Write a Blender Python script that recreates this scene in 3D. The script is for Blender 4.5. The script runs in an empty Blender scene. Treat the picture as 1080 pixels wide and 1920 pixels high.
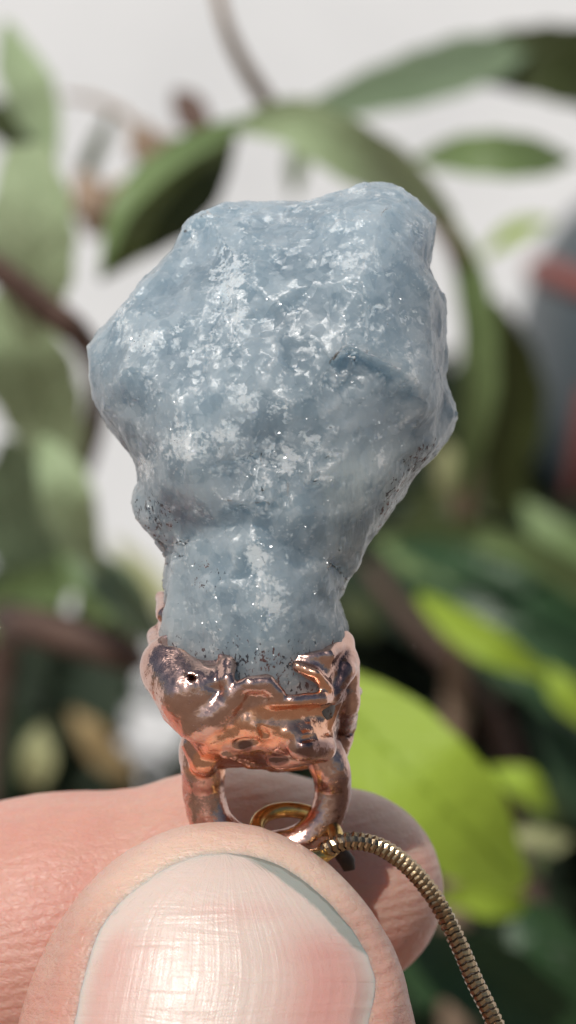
import bpy, bmesh, math, random
import numpy as np
from mathutils import Vector, geometry

MM = 0.001                      # everything is worked out in millimetres, built in metres
random.seed(7)
rng = np.random.default_rng(7)
scene = bpy.context.scene
COL = scene.collection

# ------------------------------------------------------------------ camera, sky, sun, exposure
CAM_D = 200.0
cam_data = bpy.data.cameras.new("camera")
cam = bpy.data.objects.new("camera", cam_data)
COL.objects.link(cam)
cam.location = (0, -CAM_D * MM, 0)
cam.rotation_euler = (math.radians(90), 0, 0)
cam_data.lens = 135
cam_data.sensor_width = 36
cam_data.clip_start = 0.01
cam_data.clip_end = 200
cam_data.dof.use_dof = True
cam_data.dof.focus_distance = (CAM_D - 6.5) * MM
cam_data.dof.aperture_fstop = 45
scene.camera = cam

SUN_EL, SUN_AZ = math.radians(41), math.radians(200)      # azimuth clockwise from +Y
sd = Vector((math.sin(SUN_AZ) * math.cos(SUN_EL), math.cos(SUN_AZ) * math.cos(SUN_EL), math.sin(SUN_EL)))
sun_data = bpy.data.lights.new("sun", "SUN")
sun_data.energy = 4.0
sun_data.angle = math.radians(0.5)
sun_data.color = (1.0, 0.96, 0.9)
sun = bpy.data.objects.new("sun", sun_data)
COL.objects.link(sun)
sun.rotation_euler = sd.to_track_quat('Z', 'Y').to_euler()
sun.location = sd * 3

world = bpy.data.worlds.new("World")
scene.world = world
world.use_nodes = True
wn = world.node_tree.nodes
sky = wn.new("ShaderNodeTexSky")
sky.sky_type = 'NISHITA'
sky.sun_disc = False
sky.sun_elevation = SUN_EL
sky.sun_rotation = SUN_AZ
bg = wn.get("Background") or wn.new("ShaderNodeBackground")
bg.inputs[1].default_value = 0.055
world.node_tree.links.new(sky.outputs[0], bg.inputs[0])

scene.view_settings.view_transform = 'Standard'
scene.view_settings.look = 'None'
scene.view_settings.exposure = -0.14
scene.view_settings.gamma = 1.0
scene.render.engine = 'CYCLES'
scene.cycles.use_denoising = True
scene.cycles.max_bounces = 12
scene.cycles.volume_bounces = 12
scene.cycles.transmission_bounces = 8

# ------------------------------------------------------------------ small helpers
def P(px, py, Y=0.0):
    """photo pixel at depth Y (mm behind the pendant) -> point in mm"""
    s = (CAM_D + Y) / CAM_D / 36.0
    return np.array([(px - 540) * s, Y, (960 - py) * s])

def _hash(ix, iy, iz, seed):
    h = (ix.astype(np.int64) * 374761393 + iy.astype(np.int64) * 668265263 + iz.astype(np.int64) * 2147483647 + seed * 974634777) & 0xFFFFFFFF
    h = ((h ^ (h >> 13)) * 1274126177) & 0xFFFFFFFF
    h = ((h ^ (h >> 16)) * 2246822519) & 0xFFFFFFFF
    return ((h ^ (h >> 15)) & 0xFFFFFF).astype(np.float64) / 0xFFFFFF

def vnoise(p, seed=0):
    """value noise 0..1, p (n,3)"""
    i = np.floor(p); f = p - i; i = i.astype(np.int64)
    u = f * f * f * (f * (f * 6 - 15) + 10)
    r = 0
    for dx in (0, 1):
        for dy in (0, 1):
            for dz in (0, 1):
                w = (u[:, 0] if dx else 1 - u[:, 0]) * (u[:, 1] if dy else 1 - u[:, 1]) * (u[:, 2] if dz else 1 - u[:, 2])
                r = r + w * _hash(i[:, 0] + dx, i[:, 1] + dy, i[:, 2] + dz, seed)
    return r

def fbm(p, seed=0, octaves=4):
    a, t, s = 1.0, 0.0, 0.0
    for o in range(octaves):
        t = t + a * vnoise(p * 2 ** o, seed + o); s += a; a *= 0.5
    return t / s

def facets(p, seed=0, curve=0.52):
    """conchoidal fracture: the lowest of many tilted shallow bowls, sharp ridges where two meet"""
    i0 = np.floor(p).astype(np.int64)
    best = np.full(len(p), 9.0); best2 = np.full(len(p), 9.0); tone = np.zeros(len(p))
    for dx in (-1, 0, 1):
        for dy in (-1, 0, 1):
            for dz in (-1, 0, 1):
                c = i0 + np.array([dx, dy, dz])
                h = [_hash(c[:, 0], c[:, 1], c[:, 2], seed + k) for k in range(7)]
                d = p - (c + np.stack(h[:3], 1))
                tilt = (np.stack(h[3:6], 1) - 0.5) * 1.6
                v = (d * tilt).sum(1) + (h[6] - 0.5) * 0.6 + curve * (d * d).sum(1)
                m = v < best
                best2 = np.where(m, best, np.minimum(best2, v))
                tone = np.where(m, h[6], tone); best = np.where(m, v, best)
    return best, best2 - best, tone

def sstep(a, b, x):
    t = np.clip((x - a) / (b - a), 0, 1)
    return t * t * (3 - 2 * t)

def smin(a, b, k):
    h = np.clip(0.5 + 0.5 * (b - a) / k, 0, 1)
    return b + (a - b) * h - k * h * (1 - h)

def smax(a, b, k):
    return -smin(-a, -b, k)

def poly_sd(px, py, poly):
    """signed distance to a polygon (negative inside)"""
    px = np.asarray(px, float); py = np.asarray(py, float)
    d = np.full(px.shape, 1e18); inside = np.zeros(px.shape, bool)
    n = len(poly)
    for k in range(n):
        ax, ay = poly[k]; bx, by = poly[(k + 1) % n]
        ex, ey = bx - ax, by - ay
        t = np.clip(((px - ax) * ex + (py - ay) * ey) / (ex * ex + ey * ey + 1e-12), 0, 1)
        d = np.minimum(d, (px - ax - t * ex) ** 2 + (py - ay - t * ey) ** 2)
        c = ((ay > py) != (by > py)) & (px < (bx - ax) * (py - ay) / ((by - ay) if abs(by - ay) > 1e-9 else 1e-9) + ax)
        inside ^= c
    d = np.sqrt(d)
    return np.where(inside, -d, d)

def smooth_line(pts, n):
    """Catmull-Rom through the rows of pts, n samples"""
    p = np.asarray(pts, float)
    q = np.vstack([2 * p[0] - p[1], p, 2 * p[-1] - p[-2]])
    t = np.linspace(0, len(p) - 1 - 1e-9, n)
    k = t.astype(int); f = (t - k)[:, None]
    a, b, c, d = q[k], q[k + 1], q[k + 2], q[k + 3]
    return 0.5 * (2 * b + (c - a) * f + (2 * a - 5 * b + 4 * c - d) * f ** 2 + (3 * b - a - 3 * c + d) * f ** 3)

def surface_nets(f, xs, ys, zs):
    s = f < 0
    c = [s[a:a + f.shape[0] - 1, b:b + f.shape[1] - 1, g:g + f.shape[2] - 1] for a in (0, 1) for b in (0, 1) for g in (0, 1)]
    cnt = sum(x.astype(np.int8) for x in c)
    I, J, K = np.nonzero((cnt > 0) & (cnt < 8))
    idx = np.full(cnt.shape, -1, np.int64); idx[I, J, K] = np.arange(len(I))
    acc = np.zeros((len(I), 3)); num = np.zeros(len(I))
    ax = (xs, ys, zs)
    corners = [(a, b, g) for a in (0, 1) for b in (0, 1) for g in (0, 1)]
    for c0 in corners:
        for ax_i in range(3):
            if c0[ax_i]: continue
            c1 = list(c0); c1[ax_i] = 1
            f0 = f[I + c0[0], J + c0[1], K + c0[2]]; f1 = f[I + c1[0], J + c1[1], K + c1[2]]
            m = (f0 < 0) != (f1 < 0)
            t = np.where(m, f0 / np.where(f0 == f1, 1, f0 - f1), 0)
            p0 = np.stack([xs[I + c0[0]], ys[J + c0[1]], zs[K + c0[2]]], 1)
            p1 = np.stack([xs[I + c1[0]], ys[J + c1[1]], zs[K + c1[2]]], 1)
            acc += np.where(m[:, None], p0 + t[:, None] * (p1 - p0), 0); num += m
    V = acc / num[:, None]
    quads = []
    for axis in range(3):
        sl0 = [slice(1, -1)] * 3; sl0[axis] = slice(0, -1)
        sl1 = [slice(1, -1)] * 3; sl1[axis] = slice(1, None)
        A = s[tuple(sl0)]; B = s[tuple(sl1)]
        i, j, k = np.nonzero(A != B)
        inside_first = A[i, j, k]
        g = [i + 1, j + 1, k + 1]; g[axis] = (i, j, k)[axis]
        b, cc = (axis + 1) % 3, (axis + 2) % 3
        def cell(db, dc):
            h = [x.copy() for x in g]; h[b] = h[b] - db; h[cc] = h[cc] - dc
            return idx[h[0], h[1], h[2]]
        q = np.stack([cell(1, 1), cell(0, 1), cell(0, 0), cell(1, 0)], 1)
        q[~inside_first] = q[~inside_first][:, ::-1]
        quads.append(q)
    return V, np.vstack(quads)

def vnormals(V, Q):
    n = np.cross(V[Q[:, 2]] - V[Q[:, 0]], V[Q[:, 3]] - V[Q[:, 1]])
    out = np.zeros_like(V)
    for k in range(4): np.add.at(out, Q[:, k], n)
    return out / (np.linalg.norm(out, axis=1, keepdims=True) + 1e-12)

def mesh_obj(name, V, F, mat, parent=None, smooth=True, attrs=None):
    me = bpy.data.meshes.new(name)
    V = np.asarray(V, float) * MM
    F = [list(map(int, f)) for f in F] if not isinstance(F, np.ndarray) else F
    if isinstance(F, np.ndarray):
        k = F.shape[1]
        me.vertices.add(len(V)); me.vertices.foreach_set("co", V.ravel())
        me.loops.add(F.size); me.loops.foreach_set("vertex_index", F.ravel().astype(np.int32))
        me.polygons.add(len(F)); me.polygons.foreach_set("loop_start", np.arange(0, F.size, k, dtype=np.int32))
        me.update(calc_edges=True); me.validate()
    else:
        me.from_pydata([tuple(v) for v in V], [], F)
    if smooth:
        me.polygons.foreach_set("use_smooth", np.ones(len(me.polygons), bool))
    for key, arr in (attrs or {}).items():
        a = me.attributes.new(key, 'FLOAT', 'POINT')
        a.data.foreach_set("value", np.asarray(arr, np.float32))
    me.materials.append(mat)
    me.update()
    o = bpy.data.objects.new(name, me)
    COL.objects.link(o)
    if parent: o.parent = parent
    return o

def tag(o, label=None, cat=None, group=None, kind=None):
    if label: o["label"] = label
    if cat: o["category"] = cat
    if group: o["group"] = group
    if kind: o["kind"] = kind
    return o

def empty(name, loc_mm, label, cat, group=None):
    o = bpy.data.objects.new(name, None)
    o.empty_display_size = 0.005
    COL.objects.link(o)
    # parts are written in world coordinates, so the Empty keeps its place through the inverse
    o.location = Vector(loc_mm) * MM
    return tag(o, label, cat, group)

def under(part, root):
    part.parent = root
    part.matrix_parent_inverse.identity()
    part.location = Vector(part.location) - root.location
    return part

def tube_geo(path, radii, n=12, cap=True):
    path = np.asarray(path, float); m = len(path)
    radii = np.broadcast_to(np.asarray(radii, float), (m,))
    T = np.gradient(path, axis=0); T /= np.linalg.norm(T, axis=1, keepdims=True) + 1e-12
    up = np.array([0, 1, 0.0]) if abs(T[0][1]) < 0.9 else np.array([1.0, 0, 0])
    V = []; nrm = np.cross(T[0], up); nrm /= np.linalg.norm(nrm)
    a = np.linspace(0, 2 * np.pi, n, endpoint=False)
    for k in range(m):
        nrm = nrm - T[k] * nrm.dot(T[k]); nrm /= np.linalg.norm(nrm)
        b = np.cross(T[k], nrm)
        V.append(path[k] + radii[k] * (np.cos(a)[:, None] * nrm + np.sin(a)[:, None] * b))
    V = np.vstack(V)
    F = [[k * n + j, k * n + (j + 1) % n, (k + 1) * n + (j + 1) % n, (k + 1) * n + j] for k in range(m - 1) for j in range(n)]
    if cap:
        F.append(list(range(n))[::-1]); F.append([(m - 1) * n + j for j in range(n)])
    return V, F

# ------------------------------------------------------------------ materials
class Mat:
    def __init__(self, name):
        self.m = bpy.data.materials.new(name); self.m.use_nodes = True
        self.t = self.m.node_tree; self.n = self.t.nodes
        self.b = self.n["Principled BSDF"]
        tc = self.n.new("ShaderNodeTexCoord"); self.co = tc.outputs["Object"]
    def node(self, kind, props=None, **ins):
        nd = self.n.new(kind)
        for k, v in (props or {}).items(): setattr(nd, k, v)
        for k, v in ins.items():
            self.set(nd.inputs[int(k[1:]) if k[0] == 'i' and k[1:].isdigit() else k], v)
        return nd
    def set(self, sock, v):
        if isinstance(v, bpy.types.NodeSocket): self.t.links.new(v, sock)
        else: sock.default_value = v
    def P(self, **kw):
        for k, v in kw.items(): self.set(self.b.inputs[k.replace('_', ' ')], v)
    def mapped(self, scale, rot=(0, 0, 0)):
        s = scale if isinstance(scale, tuple) else (scale,) * 3
        return self.node("ShaderNodeMapping", i0=self.co, i3=tuple(x * 1000 for x in s), i2=rot).outputs[0]
    def noise(self, scale, detail=4, rough=0.55, dist=0.0, vec=None):
        return self.node("ShaderNodeTexNoise", Vector=vec or self.mapped(scale), Scale=1.0, Detail=detail, Roughness=rough, Distortion=dist)
    def voro(self, scale, feature='F1', vec=None, rnd=1.0):
        return self.node("ShaderNodeTexVoronoi", {"feature": feature}, Vector=vec or self.mapped(scale), Scale=1.0, Randomness=rnd)
    def ramp(self, fac, *stops, interp='LINEAR'):
        r = self.node("ShaderNodeValToRGB", i0=fac); e = r.color_ramp.elements; r.color_ramp.interpolation = interp
        while len(e) < len(stops): e.new(0.5)
        for k, (pos, c) in enumerate(stops):
            e[k].position = pos; e[k].color = (c, c, c, 1) if isinstance(c, (int, float)) else (*c, 1)
        return r.outputs[0]
    def math(self, op, a, b=0.0, clamp=False):
        return self.node("ShaderNodeMath", {"operation": op, "use_clamp": clamp}, i0=a, i1=b).outputs[0]
    def vmath(self, op, a, b):
        return self.node("ShaderNodeVectorMath", {"operation": op}, i0=a, i1=b).outputs[0]
    def mix(self, fac, a, b):
        nd = self.n.new("ShaderNodeMix"); nd.data_type = 'RGBA'
        self.set(nd.inputs[0], fac)
        self.set(nd.inputs[6], a if not isinstance(a, tuple) else (*a, 1)); self.set(nd.inputs[7], b if not isinstance(b, tuple) else (*b, 1))
        return nd.outputs[2]
    def attr(self, name):
        return self.node("ShaderNodeAttribute", {"attribute_name": name}).outputs["Fac"]
    def bump(self, h, dist_mm, strength=1.0, normal=None):
        nd = self.node("ShaderNodeBump", Height=h, Distance=dist_mm * MM, Strength=strength)
        if normal is not None: self.set(nd.inputs["Normal"], normal)
        return nd.outputs[0]
    def glitter(self, cells, amount, base=None):
        """normal tipped at random for every crystal cell"""
        base = base or self.node("ShaderNodeNewGeometry").outputs["Normal"]
        c = self.vmath('SUBTRACT', cells, (0.5, 0.5, 0.5))
        c = self.node("ShaderNodeVectorMath", {"operation": 'SCALE'}, i0=c, Scale=amount).outputs[0]
        return self.node("ShaderNodeVectorMath", {"operation": 'NORMALIZE'}, i0=self.vmath('ADD', base, c)).outputs[0]

def stone_material():
    M = Mat("pale_blue_crystal")
    big = M.noise(0.30, 5, 0.6, 0.8).outputs[0]
    col = M.ramp(big, (0.3, (0.205, 0.275, 0.33)), (0.7, (0.27, 0.345, 0.40)))
    wv = M.vmath('ADD', M.mapped(0.55, (0.4, 0.7, 0.2)), M.node("ShaderNodeVectorMath", {"operation": 'SCALE'}, i0=M.noise(0.6, 3).outputs["Color"], Scale=0.45).outputs[0])
    k1 = M.node("ShaderNodeSeparateColor", i0=M.voro(1, vec=wv).outputs["Color"]).outputs[0]
    k2 = M.node("ShaderNodeSeparateColor", i0=M.voro(1, vec=M.node("ShaderNodeMapping", i0=wv, i3=(2.7, 2.7, 3.4)).outputs[0]).outputs["Color"]).outputs[0]
    kk = M.math('ADD', M.math('MULTIPLY', k1, 0.2), M.math('ADD', M.math('MULTIPLY', k2, 0.2), M.math('MULTIPLY', M.attr("tone"), 0.75)))
    col = M.mix(M.ramp(kk, (0.40, 0.0), (0.72, 0.8)), col, (0.37, 0.44, 0.49))
    col = M.mix(M.math('MULTIPLY', M.attr("flank"), M.ramp(M.noise((1, 1, 1), 4, 0.6, 0.3, M.mapped((2.4, 1.0, 0.5), (0, 0.6, 0))).outputs[0], (0.35, 0.25), (0.65, 0.85))), col, (0.47, 0.545, 0.565))
    # milky flakes: crisp crumbs of white where the cleavage is open
    crumbs = M.voro(3.0, vec=M.mapped((2.6, 2.6, 3.4), (0.3, 0.6, 0.4))).outputs["Color"]
    c1 = M.node("ShaderNodeSeparateColor", i0=crumbs)
    c2 = M.node("ShaderNodeSeparateColor", i0=M.voro(7.0).outputs["Color"])
    warp = M.noise((1, 1, 1), 8, 0.7, 1.2, M.mapped((0.85, 0.85, 0.6), (0.2, 0.6, 0.5))).outputs[0]
    dens = M.math('ADD', M.math('MULTIPLY', M.attr("flake"), 0.27), M.math('MULTIPLY', M.math('SUBTRACT', warp, 0.5), 0.85))
    j = M.math('ADD', M.math('MULTIPLY', M.math('SUBTRACT', c1.outputs[0], 0.5), 0.20), M.math('MULTIPLY', M.math('SUBTRACT', c2.outputs[0], 0.5), 0.16))
    dens = M.math('ADD', dens, j)
    flm = M.ramp(dens, (0.12, 0.0), (0.17, 0.40), (0.27, 1.0))
    haze = M.math('MULTIPLY', M.ramp(M.noise(0.7, 5, 0.6, 0.5).outputs[0], (0.5, 0.0), (0.75, 0.5)), 0.5)
    tv_ = M.node("ShaderNodeTexVoronoi", {"distance": 'CHEBYCHEV'}, Vector=M.mapped((2.2, 2.2, 3.4), (.5, .7, .4)), Scale=1.0)
    tiny = M.ramp(tv_.outputs["Distance"], (0.07, 1.0), (0.13, 0.0))
    tiny = M.math('MULTIPLY', tiny, M.ramp(M.noise(0.6, 3).outputs[0], (0.45, 0.0), (0.6, 0.8)))
    flm = M.math('MAXIMUM', M.math('MAXIMUM', flm, haze), tiny, True)
    edge = M.attr("edge")
    flm = M.math('MAXIMUM', flm, M.math('MULTIPLY', edge, M.ramp(M.noise(1.1, 4).outputs[0], (0.45, 0.0), (0.65, 0.75))), True)
    col = M.mix(M.math('MULTIPLY', flm, 0.9), col, (0.57, 0.62, 0.65))
    # dark mineral specks (heavier near the setting and along the lower right edge)
    sp = M.noise((1, 1, 1), 5, 0.65, 0.4, M.mapped((4.4, 3.4, 2.6), (0.3, 0.9, 0.2))).outputs[0]
    spm = M.ramp(M.math('ADD', sp, M.math('MULTIPLY', M.math('SUBTRACT', M.attr("speck"), 1.0), 0.26)), (0.525, 0.0), (0.565, 1.0))
    rust = M.ramp(M.noise(0.7, 2).outputs[0], (0.45, (0.02, 0.02, 0.028)), (0.6, (0.13, 0.055, 0.045)))
    col = M.mix(M.math('MULTIPLY', spm, 0.92), col, rust)
    h = M.math('ADD', M.math('MULTIPLY', M.noise(2.6, 5, 0.6, 0.5).outputs[0], 0.28), M.math('MULTIPLY', M.math('MULTIPLY', M.noise((1, 1, 1), 3, 0.5, 0, M.mapped((6, 1.2, 0.45), (0, 0.6, 0))).outputs[0], M.attr("flank")), 0.9))
    nb = M.bump(h, 0.20, 0.45)
    gl = M.glitter(M.voro(1.0, vec=M.mapped((9, 9, 13), (.4, .5, .3))).outputs["Color"], 2.2, nb)
    nf = M.glitter(M.voro(0.8, vec=wv).outputs["Color"], 0.15, nb)
    nf = M.glitter(M.voro(1, vec=M.node("ShaderNodeMapping", i0=wv, i3=(2.7, 2.7, 3.4)).outputs[0]).outputs["Color"], 0.35, nf)
    M.P(Base_Color=col, Roughness=0.34, IOR=1.5, Normal=nf)
    M.b.subsurface_method = 'RANDOM_WALK'
    M.P(Subsurface_Weight=0.95, Subsurface_Radius=(0.8, 1.0, 1.15), Subsurface_Scale=0.009)
    M.P(Transmission_Weight=M.math('MULTIPLY', M.math('SUBTRACT', 1.0, M.math('MAXIMUM', flm, spm)), 0.18), Specular_IOR_Level=0.36)
    M.P(Coat_Weight=M.math('ADD', M.math('MULTIPLY', flm, 0.8), 0.10), Coat_Roughness=0.12, Coat_IOR=1.5, Coat_Normal=gl)
    vol = M.node("ShaderNodeVolumePrincipled", Color=(0.95, 0.98, 0.995, 1), Density=300.0)
    M.t.links.new(vol.outputs[0], M.n["Material Output"].inputs["Volume"])
    return M.m

def copper_material():
    M = Mat("bright_copper")
    clean = M.attr("clean")
    n = M.noise(0.9, 6, 0.6, 1.0).outputs[0]
    pat = M.ramp(n, (0.35, (0.61, 0.40, 0.345)), (0.55, (0.70, 0.46, 0.385)), (0.72, (0.55, 0.38, 0.385)))
    cl = M.math('ADD', clean, M.math('MULTIPLY', M.math('SUBTRACT', M.noise(1.8, 5).outputs[0], 0.5), 0.7))
    cm = M.ramp(cl, (0.40, 0.0), (0.60, 1.0))
    col = M.mix(cm, pat, (0.90, 0.50, 0.34))
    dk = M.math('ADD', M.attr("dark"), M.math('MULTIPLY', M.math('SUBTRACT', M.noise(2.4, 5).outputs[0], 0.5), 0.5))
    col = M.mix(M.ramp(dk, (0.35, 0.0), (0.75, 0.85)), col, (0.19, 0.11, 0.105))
    gr = M.voro(9.0).outputs["Color"]
    h = M.math('ADD', M.noise(1.1, 4, 0.55, 0.6).outputs[0], M.math('MULTIPLY', M.noise(7.0, 3).outputs[0], 0.05))
    nb = M.bump(h, 0.12, 0.5)
    nb = M.glitter(gr, 0.10, nb)
    M.P(Base_Color=col, Metallic=1.0, Roughness=M.ramp(n, (0.3, 0.16), (0.7, 0.30)), Normal=nb)
    return M.m

def brass_material(name, col, dark, rough):
    M = Mat(name)
    n = M.noise(2.0, 5, 0.6, 0.5).outputs[0]
    c = M.mix(M.ramp(n, (0.4, 0.0), (0.68, 1.0)), col, dark)
    M.P(Base_Color=c, Metallic=1.0, Roughness=rough, Normal=M.bump(M.noise(6, 4).outputs[0], 0.03, 0.5))
    return M.m

def skin_material():
    M = Mat("sunlit_skin")
    n = M.noise(0.22, 5, 0.6, 0.4).outputs[0]
    col = M.ramp(n, (0.3, (0.52, 0.29, 0.23)), (0.55, (0.55, 0.335, 0.265)), (0.75, (0.49, 0.26, 0.21)))
    mot = M.ramp(M.noise(0.55, 4, 0.6, 0.8).outputs[0], (0.40, 0.0), (0.68, 0.25))
    col = M.mix(mot, col, (0.60, 0.245, 0.20))
    col = M.mix(M.math('MULTIPLY', M.attr("pink"), 0.75), col, (0.62, 0.28, 0.225))
    col = M.mix(M.math('MULTIPLY', M.attr("pale"), 0.85), col, (0.68, 0.51, 0.41))
    fine = M.noise((1, 1, 1), 3, 0.5, 0.2, M.mapped((1.6, 1.6, 9.0), (0.0, 0.25, 0))).outputs[0]
    spk = M.ramp(M.voro(0.8).outputs["Distance"], (0.05, 1.0), (0.11, 0.0))
    spk = M.math('MULTIPLY', spk, M.ramp(M.noise(0.35, 2).outputs[0], (0.55, 0.0), (0.62, 0.7)))
    col = M.mix(M.math('MULTIPLY', spk, 0.65), col, (0.18, 0.13, 0.12))
    dirt = M.math('MULTIPLY', M.attr("dirt"), M.ramp(M.noise(2.5, 5).outputs[0], (0.35, 0.3), (0.6, 1.0)))
    col = M.mix(dirt, col, (0.24, 0.25, 0.22))
    cre = M.node("ShaderNodeTexWave", {"wave_type": 'BANDS', "bands_direction": 'Z'}, Vector=M.mapped((0.35, 0.35, 1.0), (0, 0.5, 0)), Scale=0.55, Distortion=3.2, Detail=3, i4=1.2).outputs["Fac"]
    h = M.math('ADD', M.math('MULTIPLY', fine, 0.30), M.math('MULTIPLY', M.voro(3.6, 'F1').outputs["Distance"], 0.18))
    h = M.math('ADD', h, M.math('MULTIPLY', cre, 0.16))
    wrp = M.vmath('ADD', M.mapped((1.5, 1.5, 2.4), (0, .3, 0)), M.node("ShaderNodeVectorMath", {"operation": 'SCALE'}, i0=M.noise(1.2, 3).outputs["Color"], Scale=0.8).outputs[0])
    net = M.ramp(M.voro(1, 'DISTANCE_TO_EDGE', vec=wrp).outputs["Distance"], (0.0, 0.0), (0.10, 1.0))
    h = M.math('ADD', h, M.math('MULTIPLY', net, 0.08))
    pore = M.ramp(M.voro(2.2).outputs["Distance"], (0.04, 0.0), (0.16, 1.0))
    h = M.math('ADD', h, M.math('MULTIPLY', pore, 0.10))
    h = M.math('ADD', h, M.math('MULTIPLY', M.noise(1.1, 6, 0.6).outputs[0], 0.5))
    M.P(Base_Color=col, Roughness=M.ramp(M.noise(2.0, 4).outputs[0], (0.3, 0.36), (0.7, 0.55)), Normal=M.bump(h, 0.22, 0.7))
    M.P(Subsurface_Weight=0.85, Subsurface_Radius=(1.0, 0.38, 0.22), Subsurface_Scale=0.0016, Specular_IOR_Level=0.5)
    return M.m

def nail_material():
    M = Mat("fingernail")
    u, v = M.attr("nu"), M.attr("nv")
    pale, pink = (0.65, 0.525, 0.465), (0.60, 0.29, 0.25)
    uv = M.node("ShaderNodeCombineXYZ", i0=u, i1=v).outputs[0]
    def uvn(su, sv, det=4, d=0.0):
        return M.noise(1, det, 0.6, d, M.node("ShaderNodeMapping", i0=uv, i3=(su, sv, 1)).outputs[0]).outputs[0]
    blot = uvn(2.2, 3.0, 3, 0.6)
    pk = M.math('ADD', M.attr("bed"), M.math('MULTIPLY', M.math('SUBTRACT', blot, 0.5), 0.5))
    col = M.mix(M.ramp(pk, (0.10, 0.0), (1.0, 1.0)), pale, pink)
    st = M.math('ADD', M.attr("stain"), M.math('MULTIPLY', M.math('SUBTRACT', uvn(14, 14, 5), 0.5), 0.9))
    col = M.mix(M.ramp(st, (0.42, 0.0), (0.75, 0.85)), col, (0.27, 0.305, 0.275))
    rim = M.math('ADD', M.attr("rim"), M.math('MULTIPLY', M.math('SUBTRACT', uvn(30, 30, 4), 0.5), 0.8))
    col = M.mix(M.ramp(rim, (0.45, 0.0), (0.75, 0.8)), col, (0.20, 0.19, 0.16))
    ridges = uvn(34, 0.9, 4)
    cross = uvn(1.6, 13, 3, 0.6)
    scratch = M.ramp(uvn(90, 2.2, 4), (0.60, 0.0), (0.66, 1.0))
    h = M.math('ADD', M.math('MULTIPLY', ridges, 0.6), M.math('MULTIPLY', cross, 1.25))
    h = M.math('ADD', h, M.math('MULTIPLY', scratch, 0.05))
    grain = M.noise(11, 3).outputs[0]
    h = M.math('ADD', h, M.math('MULTIPLY', grain, 0.18))
    M.P(Base_Color=col, Roughness=M.ramp(uvn(24, 10, 3), (0.3, 0.25), (0.7, 0.42)), Normal=M.bump(h, 0.16, 0.55), IOR=1.5)
    M.P(Subsurface_Weight=0.7, Subsurface_Radius=(1.0, 0.45, 0.3), Subsurface_Scale=0.001)
    return M.m

def leaf_material(name, col, col2, vein, rough=0.5, trans=0.25):
    M = Mat(name)
    u, v = M.attr("lu"), M.attr("lv")
    w = M.math('SUBTRACT', M.math('MULTIPLY', v, 9.0), M.math('MULTIPLY', M.math('ABSOLUTE', u), 2.4))
    fr = M.math('ABSOLUTE', M.math('SUBTRACT', M.math('FRACT', w), 0.5))
    vm = M.ramp(fr, (0.0, 1.0), (0.10, 0.0))
    n = M.noise(0.06, 5, 0.6, 0.4).outputs[0]
    c = M.mix(M.ramp(n, (0.3, 0.0), (0.7, 1.0)), col, col2)
    c = M.mix(M.math('MULTIPLY', vm, 0.55), c, vein)
    h = M.math('ADD', M.math('MULTIPLY', vm, -0.5), M.noise(0.5, 4).outputs[0])
    M.P(Base_Color=c, Roughness=rough, Specular_IOR_Level=0.3, Normal=M.bump(h, 0.8, 0.5))
    out = M.n["Material Output"]
    tr = M.node("ShaderNodeBsdfTranslucent", Color=c)
    mx = M.node("ShaderNodeMixShader", i0=trans, i1=M.b.outputs[0], i2=tr.outputs[0])
    M.t.links.new(mx.outputs[0], out.inputs[0])
    return M.m

def plain_material(name, a, b, scale, rough=0.7, bump_mm=0.5, detail=6, metallic=0.0):
    M = Mat(name)
    n = M.noise(scale, detail, 0.6, 0.3).outputs[0]
    M.P(Base_Color=M.ramp(n, (0.3, a), (0.7, b)), Roughness=rough, Metallic=metallic, Normal=M.bump(M.noise(scale * 4, 6).outputs[0], bump_mm, 0.6))
    return M.m

STONE, COPPER = stone_material(), copper_material()
BRASS = brass_material("aged_brass", (0.72, 0.50, 0.18), (0.42, 0.29, 0.12), 0.25)
CHAIN = brass_material("tarnished_brass", (0.44, 0.33, 0.20), (0.24, 0.165, 0.11), 0.27)
CHAIN_DARK = plain_material("dark_brass", (0.03, 0.02, 0.015), (0.06, 0.04, 0.03), 2.0, 0.6, 0.02)
SKIN, NAIL = skin_material(), nail_material()

# ------------------------------------------------------------------ the setting: wall and ground
def sheet(name, x0, x1, z0, z1, fn, nx, nz, mat):
    X, Z = np.meshgrid(np.linspace(x0, x1, nx), np.linspace(z0, z1, nz), indexing='ij')
    V = fn(X.ravel(), Z.ravel())
    F = np.array([[i * nz + j, (i + 1) * nz + j, (i + 1) * nz + j + 1, i * nz + j + 1] for i in range(nx - 1) for j in range(nz - 1)])
    o = mesh_obj(name, V, F, mat)
    return tag(o, kind='structure')

WALL_Y = 620.0
GROUND_Z = -330.0
wall_m = plain_material("white_render", (0.66, 0.67, 0.685), (0.78, 0.79, 0.80), 0.012, 0.85, 0.4)
sheet("white_wall", -3500, 3500, GROUND_Z - 60, 2200,
      lambda x, z: np.stack([x, WALL_Y + 6 * (vnoise(np.stack([x / 90, z / 90, 0 * x], 1), 3) - .5), z], 1), 120, 60, wall_m)["label"] = "sunlit white rendered wall behind the leaves"
soil_m = plain_material("dry_soil", (0.15, 0.11, 0.08), (0.29, 0.22, 0.165), 0.02, 0.9, 3.0)
def soil_fn(x, y):
    n = fbm(np.stack([x / 60, y / 60, 0 * x], 1), 11, 4)
    far = np.clip((np.abs(x) + np.abs(y) - 2500) / 4000, 0, 1)
    return np.stack([x, y, GROUND_Z + (n - .5) * 50 * (1 - far)], 1)
def axis(a, b, c, d, n1, n2):
    return np.unique(np.concatenate([np.linspace(a, b, n1), np.linspace(b, c, n2), np.linspace(c, d, n1)]))
gx = axis(-60000, -800, 800, 60000, 14, 80); gy = axis(-60000, -700, 700, 60000, 14, 80)
GX, GY = np.meshgrid(gx, gy, indexing='ij')
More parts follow.
